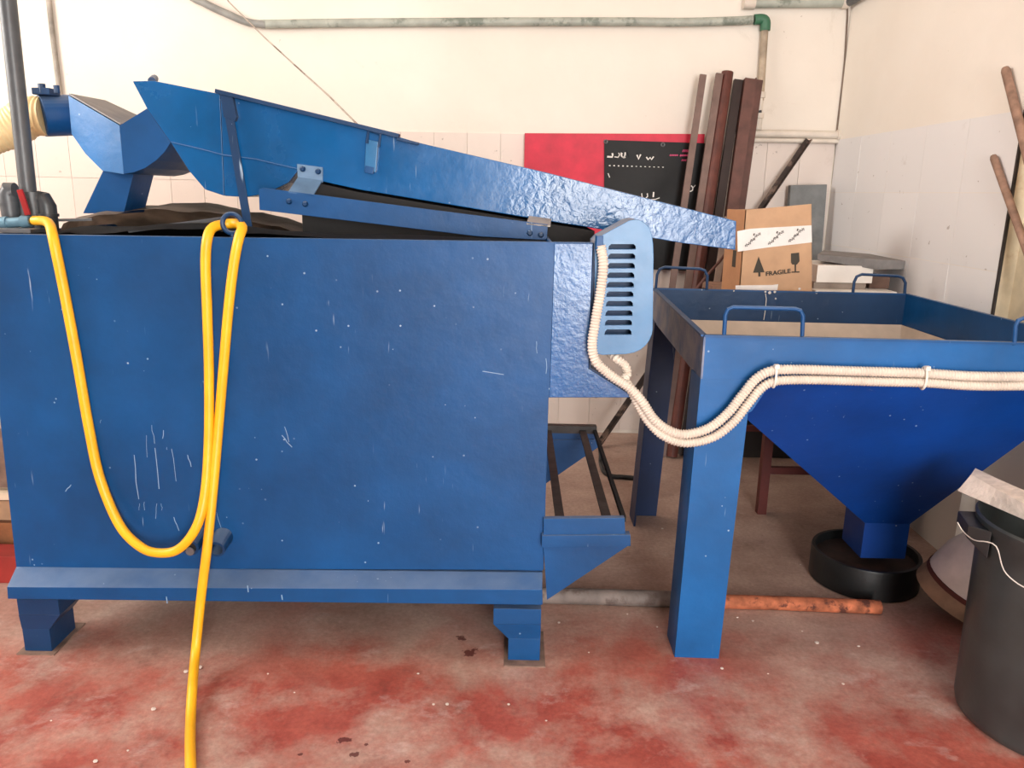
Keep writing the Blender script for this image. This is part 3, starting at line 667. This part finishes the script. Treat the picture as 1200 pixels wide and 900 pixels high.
# white tub tipped behind the bin
tub = thing('tipped_tub', 'white plastic tub tipped over behind bin, brown stained rim', 'tub', (1.49, 2.42, 0))
TM = Matrix.Translation((1.53, 2.392, .108)) @ Matrix.Rotation(radians(17), 4, 'Y') @ Matrix.Rotation(radians(12), 4, 'X') @ Matrix.Scale(.9, 4)
MB().lathe([(.0, .215), (.07, .208), (.12, .18), (.15, .115), (.163, .04), (.166, 0), (.158, 0), (.14, .09), (.11, .15), (0, .18)], (0, 0, 0), 36, TM).build('shell', plain('dull_white', (222, 214, 208), .6, var=.08), tub, 50)
MB().lathe([(.1665, .022), (.169, .02), (.169, .004), (.1665, .002)], (0, 0, 0), 36, TM).build('stain_band', plain('maroon_stain', (84, 34, 26), .7), tub, 50)
MB().lathe([(.168, .004), (.175, -.02), (.18, -.05), (.168, -.055), (.158, 0), (.164, .01)], (0, 0, 0), 36, TM).build('rim_band', plain('brown_band', (150, 122, 98), .7, var=.2), tub, 50)

# ================================================================== BACKGROUND RIGHT
# steel-legged bench with boxes
bench = thing('bench', 'low bench with dark red steel legs behind the hopper', 'bench', (1.3, 3.55, 0))
REDST = plain('dark_red_steel', (92, 30, 24), .55, .1)
ZTB = .938
MB().box(.936, 1.66, 3.235, 3.95, ZTB-.03, ZTB, .002).build('bench_top', WOOD, bench)
for x, y in ((1.085, 3.225+.02), (1.56, 3.245), (1.085, 3.88), (1.56, 3.88)): MB().box(x, x+.038, y, y+.038, 0, ZTB-.03).build('leg', REDST, bench)
MB().box(1.12, 1.56, 3.25, 3.275, .185, .215).build('stretcher', REDST, bench); MB().box(1.12, 1.56, 3.885, 3.91, .185, .215).build('stretcher', REDST, bench)
# fragile carton
CARD = plain('cardboard', (198, 158, 124), .8, var=.05, bmp=.05)
cbx = thing('cardboard_box', 'open cardboard box printed FRAGILE with white tape, on the bench', 'box', (1.08, 3.4, ZTB))
Y3 = 3.30; k0, k1, k2, k3 = P(866, 246, y=Y3), P(951, 239, y=Y3), P(955, 339, y=Y3), P(866, 339, y=Y3)
k2.z = k3.z = ZTB; k2.x = 1.242; k3.x = .935; k0.x = .933; D = Vector((-.02, .2, 0)); Dn = D.normalized()
th = Vector((0, .004, 0))
MB().prism([k0, k1, k2, k3], th).build('front_side', CARD, cbx, 0)
MB().prism([k0+D+Vector((.0, 0, -.003)), k1+D-Vector((0, 0, .02)), k2+D, k3+D], th).build('back_side', CARD, cbx, 0)
tx = Vector((.004, 0, 0))
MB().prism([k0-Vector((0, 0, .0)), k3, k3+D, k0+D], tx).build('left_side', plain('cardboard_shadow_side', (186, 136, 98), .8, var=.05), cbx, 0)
MB().prism([k1, k2, k2+D, k1+D-Vector((0, 0, .02))], -tx).build('right_side', CARD, cbx, 0)
MB().hexa([k3, k2, k2+D, k3+D], [v+Vector((0, 0, .004)) for v in (k3, k2, k2+D, k3+D)]).build('bottom', CARD, cbx, 0)
yp = Y3-.0012; F = lambda x, y: P(x, y, y=yp)
TAPE = plain('white_tape', (232, 226, 222), .35, var=.03)
tape = MB().prism([F(864, 271), F(880, 268), F(951, 264), F(951.5, 284), F(900, 290), F(864.5, 295)], (0, .001, 0)).build('tape', TAPE, cbx, 0)
INK = plain('print_ink', (66, 60, 52), .8)
b = MB()
def ink(L, Y=yp-.0005): b.prism([P(x, y, y=Y) for x, y in L], (0, .0006, 0))
ink([(889, 300.5), (896, 319), (891.2, 319.2), (891.2, 324), (888.6, 324), (888.6, 319.4), (882.5, 319.6)])
tag(b.build('arrow_print', INK, cbx, 0), 'black upward arrow symbol'); b = MB()
ink([(927, 297), (936.5, 296), (937, 306), (934, 310), (928.5, 310), (927, 308)]); ink([(931.2, 310), (933, 310), (933, 318), (931.2, 318)]); ink([(927.5, 318.2), (937, 318), (937, 319.4), (927.5, 319.6)])
L2 = Vector((k3.x, Y3, 0)); 
tag(b.build('glass_print', INK, cbx, 0), 'black wine glass symbol', kind='stuff')
def text(body, p0, p1, height, par, mat, name, off=.0):
    "flat lettering on a plane facing the camera side, from p0 to p1 (baseline)"
    cu = bpy.data.curves.new(name, 'FONT'); cu.body = body; cu.size = 1; cu.extrude = .01; cu.offset = off
    to = bpy.data.objects.new('t', cu); C.objects.link(to); bpy.context.view_layer.update()
    me = bpy.data.meshes.new_from_object(to.evaluated_get(bpy.context.evaluated_depsgraph_get())); bpy.data.objects.remove(to)
    xs = [v.co.x for v in me.vertices]; ys = [v.co.y for v in me.vertices]; x0, x1 = min(xs), max(xs); h0, h1 = min(ys), max(ys)
    d = p1-p0; L = d.length; d.normalize(); up = Vector((-d.z, 0, d.x))
    for v in me.vertices:
        q = p0+d*((v.co.x-x0)/(x1-x0)*L)+up*((v.co.y-h0)/(h1-h0)*height); q.y += -v.co.z*.05; v.co = q
    return link(name, me, mat, par, 0)
text('FRAGILE', F(897.5, 323.5)+Vector((0, -.001, 0)), F(926.5, 320)+Vector((0, -.001, 0)), .0185, cbx, INK, 'fragile_print', .03)
# handle slot print on the left side
b = MB(); lp = lambda t, z: k3+D*t+Vector((-.0012, 0, z-ZTB))
b.hexa([lp(.3, 1.06), lp(.5, 1.06), lp(.5, 1.13), lp(.3, 1.13)], [lp(.3, 1.06)+Vector((.001, 0, 0)), lp(.5, 1.06)+Vector((.001, 0, 0)), lp(.5, 1.13)+Vector((.001, 0, 0)), lp(.3, 1.13)+Vector((.001, 0, 0))])
b.build('hand_slot', INK, cbx, 0)
# slanted script repeated on the tape
b = MB(); rs = random.Random(4)
for cx, cy in ((882, 281), (909, 278.5), (933, 275.5)):
    for (u0, u1) in ((-12, -4), (-3.5, 3), (4, 12)):
        pts = []
        for i in range(9):
            t = i/8; u = u0+(u1-u0)*t; wv = 2.6*sin(i*2.4)*(1 if i % 2 else .5)
            pts.append(F(cx+u*.72-wv*.6, cy-u*.68+wv*-.75)+Vector((0, -.002, 0)))
        b.strip(pts, .0036, (0, -1, 0))
    b.strip([F(cx+1, cy-5)+Vector((0, -.002, 0)), F(cx+2, cy-7.5)+Vector((0, -.002, 0))], .005, (0, -1, 0))
tag(b.build('tape_script', INK, tape, 0), kind='stuff')
b = MB().prism([F(853+9, 334.5), F(905, 334), (F(912, 333)), F(911, 340), F(862, 340)], (0, .001, 0)).build('tape', TAPE, cbx, 0)
# white boxes and grey slabs
WBX = plain('white_carton', (240, 234, 226), .6, var=.02)
q0 = P(953, 338, y=3.42)
tag(MB().box(1.285, 1.63, 3.38, 3.75, ZTB, ZTB+.03, .002).build('fibreboard', WBX), 'flat white sheet at bottom of the stack beside cardboard box', 'board')
q1, q2 = P(956, 333, y=3.44), P(1027, 312, y=3.44)
tag(MB().box(q1.x, q2.x-.01, 3.44, 3.72, ZTB+.03+.028, q2.z, .003).build('white_carton', WBX), 'small white carton in the stack under the grey slab', 'box')
tag(MB().box(q1.x-.005, q2.x-.03, 3.45, 3.74, ZTB+.03, ZTB+.058, .002).build('grey_board', plain('grey_board', (150, 136, 124), .7)), 'thin grey board between white carton and white panel', 'board')
tag(MB().box(q2.x+.002, 1.645, 3.49, 3.72, ZTB+.03, ZTB+.085, .004).build('wood_block', plain('brown_block', (110, 84, 72), .8)), 'brown wooden block propping up the grey slab', 'block')
GREY = plain('grey_cement', (134, 130, 128), .85, var=.15, bmp=.4, bscale=40)
zz = q2.z+.002
def slabp(x, y, Y): return P(x, y, y=Y)
b = MB().hexa([slabp(958, 305, 3.5), slabp(1028, 316, 3.42), slabp(1063, 315.5, 3.5), slabp(1060, 309, 3.85), slabp(965, 299, 3.85)], [slabp(958, 298, 3.5), slabp(1028, 304, 3.42), slabp(1067, 306, 3.5), slabp(1062, 301, 3.85), slabp(965, 293, 3.85)], .002)
tag(b.build('grey_slab', GREY, smooth=20), 'broken grey cement slab lying on the white carton', 'slab')
p0, p1 = P(929, 217, y=4.30), P(972, 216, y=4.30)
b = MB().hexa([(p0.x, 4.20, 0), (p1.x, 4.20, 0), (p1.x, 4.24, 0), (p0.x, 4.24, 0)], [(p0.x, 4.33, p0.z), (p1.x, 4.33, p1.z), (p1.x, 4.37, p1.z), (p0.x, 4.37, p0.z)], .003)
tag(b.build('grey_board', plain('grey_panel', (118, 120, 120), .8, var=.12, bmp=.4)), 'tall grey board standing against the corner behind cardboard box', 'board')
tag(MB().box(1.06, 1.5, 4.02, 4.14, 0, .2, .004).build('dark_box', plain('dark_box', (44, 38, 36), .8)), 'low dark box on the floor under the bench', 'box')

# red board and black banner
RB = plain('red_board_paint', (206, 32, 62), .55, var=.14, vscale=8, bmp=.4, bscale=24)
r0, r1 = P(615, 156, y=4.375), P(826, 157, y=4.375)
tag(MB().prism([r0, r1, Vector((r1.x, 4.375, .962)), Vector((r0.x, 4.375, .962))], (0, .03, 0), .002).build('red_board', RB), 'red painted board fixed to the back wall', 'board')
bnr = thing('banner', 'black vinyl banner with broken white letters over the red board', 'banner', (.6, 4.36, 1.2))
BY_ = 4.366; V = lambda x, y: P(x, y, y=BY_-.003)
b = MB(); g = []
for j in range(17):
    row = []
    for i in range(25):
        s, t = i/24, j/16; p = P(708+122*s, 164+4*s+150*t*(1-.0*s), y=BY_); p.y += .002*sin(9*s+4*t)-.0035*abs(sin(3*(s+t)*2)); row.append(b.bm.verts.new(p))
    g.append(row)
for j in range(16):
    for i in range(24): b.bm.faces.new((g[j][i], g[j+1][i], g[j+1][i+1], g[j][i+1]))
bmesh.ops.solidify(b.bm, geom=b.bm.faces[:], thickness=.0012)
b.build('vinyl', plain('black_vinyl', (24, 20, 20), .5, var=.2, bmp=.15, bscale=9), bnr, 60)
WINK, PINK = plain('white_print', (232, 226, 220), .6), plain('pink_print', (190, 60, 104), .6); VY = BY_-.009
b = MB()
def st(L, wd): b.strip([P(x, y, y=VY) for x, y in L], wd, (0, -1, 0))
# what is left of the lettering
st([(711.5, 183.6), (717.5, 184), (718, 181.5), (717.5, 179.5)], .009)
st([(720, 183.8), (724.5, 184.3), (726, 181.5), (725, 179)], .005)
st([(728, 180), (728.5, 183), (731, 185), (732.5, 181.5), (732.7, 178.5)], .008); st([(729, 184), (733, 184.5)], .006); st([(727.5, 179), (729.5, 180.5)], .006)
st([(746.5, 181.5), (748.2, 186.4), (750.8, 181)], .008)
st([(757.5, 184), (759.5, 187), (762, 184.5), (763.5, 187), (766, 183.5)], .007)
st([(752, 226.5), (752.5, 231.5), (756, 233), (759, 230), (758.5, 226.5)], .006); st([(766, 225), (765.5, 231)], .008); st([(763, 233.8), (768, 233.6), (773, 231.8)], .004)
st([(810, 217.5), (812, 220), (811.5, 223), (808.5, 224.5)], .006); st([(812, 220), (815, 217)], .004); st([(712.5, 203), (714.5, 208)], .005)
for i in range(13):
    x = 714.5+i*5.2; st([(x-.9, 194+.16*i), (x+.9, 194.1+.16*i)], .006 if i < 6 else .004)
tag(b.build('white_letters', WINK, bnr, 0), kind='stuff')
b = MB()
for x in range(785, 795, 2): st([(x, 181.4), (x+1.3, 182.4)], .008)
for x in range(797, 806, 2): st([(x, 181.6), (x+1.3, 182.6)], .010)
for x in range(800, 807, 2): st([(x, 176.4), (x+1.3, 177)], .014)
for x in range(799, 805, 2): st([(x, 187.5), (x+1.3, 188)], .010)
tag(b.build('pink_letters', PINK, bnr, 0), kind='stuff')
for x, y in ((710, 166), (777, 169.5)):
    p = P(x, y, y=BY_-.004); MB().lathe([(.005, 0), (.009, .003), (.012, 0)], p, 14, Matrix.Rotation(pi/2, 4, 'X')).build('eyelet', STEEL, bnr)

# brown steel and timber lengths leaning in the corner
BR1, BR2, BR3 = plain('brown_primer', (98, 62, 54), .6, var=.18), plain('red_brown_primer', (92, 44, 34), .55, var=.2), plain('dark_brown', (48, 30, 26), .6)
TAUPE = plain('taupe_primer', (116, 92, 84), .6, var=.12)
def lean(name, top, bot, w_, d, m, label, prof='flat', yt=4.33):
    t = P(*top, y=yt); bt = P(*bot, z=0); b = MB(); dr = (t-bt).normalized()
    if prof == 'flat': b.bar(bt, t, w_, d, bev=.002)
    elif prof == 'channel':
        b.bar(bt, t, w_*.5, .006, bev=.001); s = Vector((w_*.25, .0, 0))
        b.bar(bt-s+Vector((0, d*.4, 0)), t-s+Vector((0, d*.4, 0)), .006, d*.9); b.bar(bt+s*1.0+Vector((0, d*.4, 0)), t+s+Vector((0, d*.4, 0)), .006, d*.9)
        b.bar(bt+s*1.9+Vector((0, d*.8, 0)), t+s*1.9+Vector((0, d*.8, 0)), w_*.45, .006)
    elif prof == 'tube': b.tube([bt, bt.lerp(t, .5), t], w_/2, 12)
    lo = min(v.co.z for v in b.bm.verts)
    for v in b.bm.verts: v.co.z -= lo
    o = b.build(name, m, smooth=30); return tag(o, label, 'beam', 'brown lengths leaning in the corner')
lean('steel_beam', (824, 88), (759, 533), .034, .016, TAUPE, 'narrow taupe flat bar, leftmost of the leaning lengths', yt=4.30)
lean('steel_beam', (843, 87), (776, 535), .036, .02, TAUPE, 'narrow taupe bar with snapped top, second of the leaning lengths', yt=4.31)
lean('steel_beam', (852.5, 86), (787, 536), .06, .05, BR2, 'rounded red-brown tube among leaning lengths, scratched near its top', 'tube', yt=4.33)
lean('steel_beam', (865, 95), (800, 534), .045, .03, BR3, 'dark brown bar recessed between the tube and the wide channel', yt=4.37)
lean('steel_beam', (880, 93), (818, 538), .105, .05, BR1, 'wide brown channel with folded edges, rightmost of the leaning lengths', 'channel', yt=4.33)
lean('steel_beam', (870, 130), (838, 536), .05, .02, BR3, 'short dark brown plank standing behind the wide brown channel', yt=4.39)
lean('timber_batten', (852, 255), (806, 545), .03, .02, plain('pale_batten', (150, 130, 118), .75), 'pale grey timber batten leaning in front of the brown lengths', yt=4.12)
# slanting angle bar
t = P(947, 163, y=4.36); bt = P(700, 524, z=0); bt2 = bt+Vector((0, 0, .012))
b = MB().bar(bt2, t, .03, .005, side=(1, 0, -.6)).bar(bt2+Vector((.012, -.012, 0)), t+Vector((.012, -.012, 0)), .005, .028, side=(1, 0, -.6))
lo = min(v.co.z for v in b.bm.verts)
for v in b.bm.verts: v.co.z -= lo
tag(b.build('angle_bar', plain('rusty_dark_angle', (64, 50, 44), .7, .2, .3, 20, col2=(126, 104, 92), patch=10)), 'dark rusty angle bar slanting up against the back wall', 'bar')
tag(MB().tube(cr([P(855, 288, y=3.72), P(846, 303, y=3.74), P(826, 326, y=3.76), P(808, 352, y=3.78), P(786, 400, y=3.8), P(770, 470, y=3.8), P(765, 575, z=.008)], .02), .007, 8).build('bent_rod', BR1), 'thin bent brown rod between the leaning lengths and the box', 'rod')
# black cable coil end on floor behind the machine
tag(MB().tube(cr([P(695, 515, z=.15), P(701, 518, z=.1), P(704, 532, z=.05), P(704, 542, z=.014), P(708, 553, z=.012), P(718, 558, z=.012), P(731, 559, z=.012), P(760, 562, z=.012)], .012), .011, 10).build('rubber_hose', BLACK, smooth=60), 'short black rubber hose on the floor behind the rails', 'hose')

# ================================================================== WALL PIPES AND CABLES
GREENP = plain('green_grey_pipe', (168, 172, 162), .5, var=.12, col2=(120, 128, 118), patch=8)
GREEN = plain('green_fitting', (58, 112, 84), .5)
wp = thing('wall_pipe', 'grey-green water pipe running along the back wall and down beside the beams', 'pipe', (-.1, 4.39, 2.2))
PYY = WY-.035
top = [P(x, y, y=PYY) for x, y in ((306, 28.5), (400, 27), (520, 26), (620, 25.5), (740, 25.5), (800, 26), (860, 24.5), (886, 23))]
MB().tube(cr(top, .06), .021, 14).build('pipe', GREENP, wp, 60)
e0, e1, e2 = P(884, 23, y=PYY), P(897, 22.5, y=PYY), P(896.5, 36, y=PYY)
MB().tube(cr([e0, e0.lerp(e1, .7), e1.lerp(e2, .25), e2], .008), .026, 16).build('elbow', GREEN, wp, 60)
MB().tube([P(896.5, 30, y=PYY), P(891, 118, y=PYY)], .0185, 14).build('pipe', plain('brownish_pipe', (176, 158, 136), .55, var=.2), wp, 60)
b = MB(); v0, v1 = P(891, 108, y=PYY), P(887.5, 152, y=PYY)
b.tube([v0, v0.lerp(v1, .15), v0.lerp(v1, .16), v0.lerp(v1, .55), v0.lerp(v1, .56), v0.lerp(v1, .7), v0.lerp(v1, .71), v1], [.028, .028, .02, .02, .028, .028, .022, .022], 14).build('coupling', CREAM, wp, 40)
MB().bar(P(882, 132, y=PYY-.02), P(892, 130.5, y=PYY-.02), .012, .02).build('tap', BLACK, wp)
l0_, l1_ = P(880, 156.5, y=PYY), P(985, 158.5, y=PYY); 
MB().tube([l0_, P(930, 157, y=PYY), l1_], .02, 14).tube([l1_-Vector((.02, 0, 0)), l1_+Vector((.004, 0, 0))], .027, 14).build('pipe', CREAM, wp, 60)
tag(MB().tube([P(872, 164, y=WY-.03), P(984, 165.5, y=WY-.03)], .013, 12).build('wall_pipe', CREAM, smooth=60), 'thin cream pipe along the top edge of wall tiles', 'pipe')
b = thing('wall_pipe', 'short white pipe at the top of corner above the elbow', 'pipe', P(940, 3, y=PYY))
q0, q1 = P(873, 3.5, y=PYY), P(1000, 3, y=PYY); q1.x = min(q1.x, WX-.03)
MB().tube([q0, q1], .024, 14).build('pipe', GREENP, b, 60); MB().tube([q0-Vector((.008, 0, 0)), q0+Vector((.05, 0, 0))], .03, 14).build('coupling', CREAM, b, 60); MB().tube([q1-Vector((.03, 0, 0)), q1], .03, 14).build('coupling', CREAM, b, 60)
MB().tube([q1, q1+Vector((-.0, -.25, .0)), q1+Vector((.0, -.6, .01))], .022, 12).build('pipe', PVC, b, 60)
h0 = P(215, -12, y=PYY-.005)
hq = [h0+Vector((-.75, 0, .9)), h0+Vector((-.3, 0, .3))]+[P(x, y, y=PYY-.005) for x, y in ((215, -12), (240, 4), (270, 18), (290, 26), (312, 29))]
tag(MB().tube(cr(hq, .03), .019, 12).build('wall_hose', plain('grey_hose', (140, 140, 136), .5), smooth=60), 'grey hose curving down from top left into wall pipe', 'hose')
wa, wc = P(250, -22, y=4.25), P(268, 2, y=4.2); w0 = wa+(wa-wc)*((3.29-wa.z)/(wa.z-wc.z)); w0.y = 4.35
tag(MB().tube([w0, wa, wc, P(308, 42, y=4.0), P(345, 76, y=3.7), P(385, 112, y=3.3), P(425, 152, y=2.79)], .0035, 8).build('hanging_wire', plain('white_wire', (170, 158, 146), .5, col2=(110, 92, 82), patch=6)), 'thin white wire running from ceiling down to the chute', 'wire')
tag(MB().tube([P(52, -30, y=WY-.016)*1+Vector((-.1, 0, 3.28-P(52, -30, y=WY-.016).z)), P(52, -30, y=WY-.016), P(57, 0, y=WY-.016), P(62, 45, y=WY-.016), P(70, 108, y=WY-.016), P(74, 150, y=WY-.016)], .013, 10).build('wall_conduit', plain('grey_conduit', (164, 156, 146), .7, var=.2), smooth=60), 'thin grey conduit on the wall above the duct', 'conduit')

# wooden tool handles on the right
WXi = WX+.055
def pole(name, a, b_, r, xb, label):
    "top rests on the right wall, foot stands on the floor, both on the sight plane of the line"
    t = P(*a, x=WX-r-.003); o = Vector((0, 0, H)); n = (P(*a, y=2)-o).cross(P(*b_, y=2)-o)
    y = (n.z*H-n.x*xb)/n.y                                           # plane n.(p-o)=0 with z=0
    ft = Vector((xb, y, r)); d = (t-ft).normalized()
    bb = MB().tube([ft, ft.lerp(t, .5), t-d*.012, t], [r, r, r, r*.75], 14)
    return tag(bb.build(name, WOOD, smooth=50), label, 'handle', 'tool handles on the right wall'), ft, t
for args in (('tool_handle', (1178, 80), (1203, 180), .0155, 1.725, 'taller wooden tool handle leaning on the right wall'),
             ('tool_handle', (1164, 183), (1201, 288), .0135, 1.73, 'shorter wooden tool handle leaning on the right wall, near hopper rim')):
    pole(*args)

# stacked timber and crates behind the tank at left
rk = thing('timber_rack', 'wooden rack with cream boards standing behind the tank at left', 'rack', (-1.9, 2.95, 0))
CRB = plain('cream_board', (226, 206, 180), .7)
for (pa, pb, m_, nm) in (((-60, 575), (60, 586), CRB, 'board'), ((-60, 653), (60, 668), CRB, 'board'), ((-60, 587), (60, 612), plain('tan_board', (170, 138, 108), .75), 'board'), ((-60, 613), (60, 652), plain('stained_board', (138, 88, 54), .75, var=.35, vscale=10), 'board'), ((-60, 505), (60, 574), plain('brown_sheet', (128, 104, 90), .75, var=.25), 'panel')):
    a, b_ = P(pa[0], pa[1], y=2.62), P(pb[0], pb[1], y=2.62)
    MB().box(a.x, -1.50, 2.62+(.01 if m_ is not CRB else -.01), 2.66, b_.z, a.z, .002).build(nm, m_, rk)
MB().box(-2.1, -2.06, 2.66, 2.72, 0, .75).build('post', WOOD, rk); MB().box(-1.56, -1.52, 2.66, 2.72, 0, .75).build('post', WOOD, rk)
a = P(5, 672, y=2.5); tag(MB().box(a.x-.4, -1.49, 2.5, 2.6, 0, .10, .003).build('red_beam', plain('red_beam_paint', (150, 44, 38), .6)), 'low red painted beam on the floor left of tank', 'beam')

# loose bits on the floor
rs = random.Random(11); chips = plain('pale_chips', (214, 200, 190), .7)
b = MB()
for x, y, s_ in ((180, 832, 7), (218, 788, 7), (234, 783, 7), (112, 893, 6), (508, 826, 4), (524, 826, 5), (490, 790, 4), (596, 826, 4), (846, 784, 5), (957, 754, 7), (1006, 758, 5), (776, 620, 5), (698, 708, 8), (988, 802, 4), (882, 728, 4), (864, 724, 4), (770, 735, 3), (655, 730, 4), (150, 880, 3), (314, 790, 3), (640, 845, 3), (900, 790, 3), (940, 740, 3), (735, 720, 3), (345, 812, 3), (60, 845, 3), (950, 668, 3), (938, 662, 3), (690, 765, 3)):
    p = P(x, y, z=0); r = s_*.0011
    g_ = bmesh.ops.create_icosphere(b.bm, subdivisions=1, radius=r, matrix=Matrix.Translation(p+Vector((0, 0, r*.45))) @ Matrix.Diagonal((1, rs.uniform(.6, 1.2), .5, 1)))
tag(b.build('floor_debris', chips), 'pale chips scattered over the red floor', 'debris', kind='stuff')
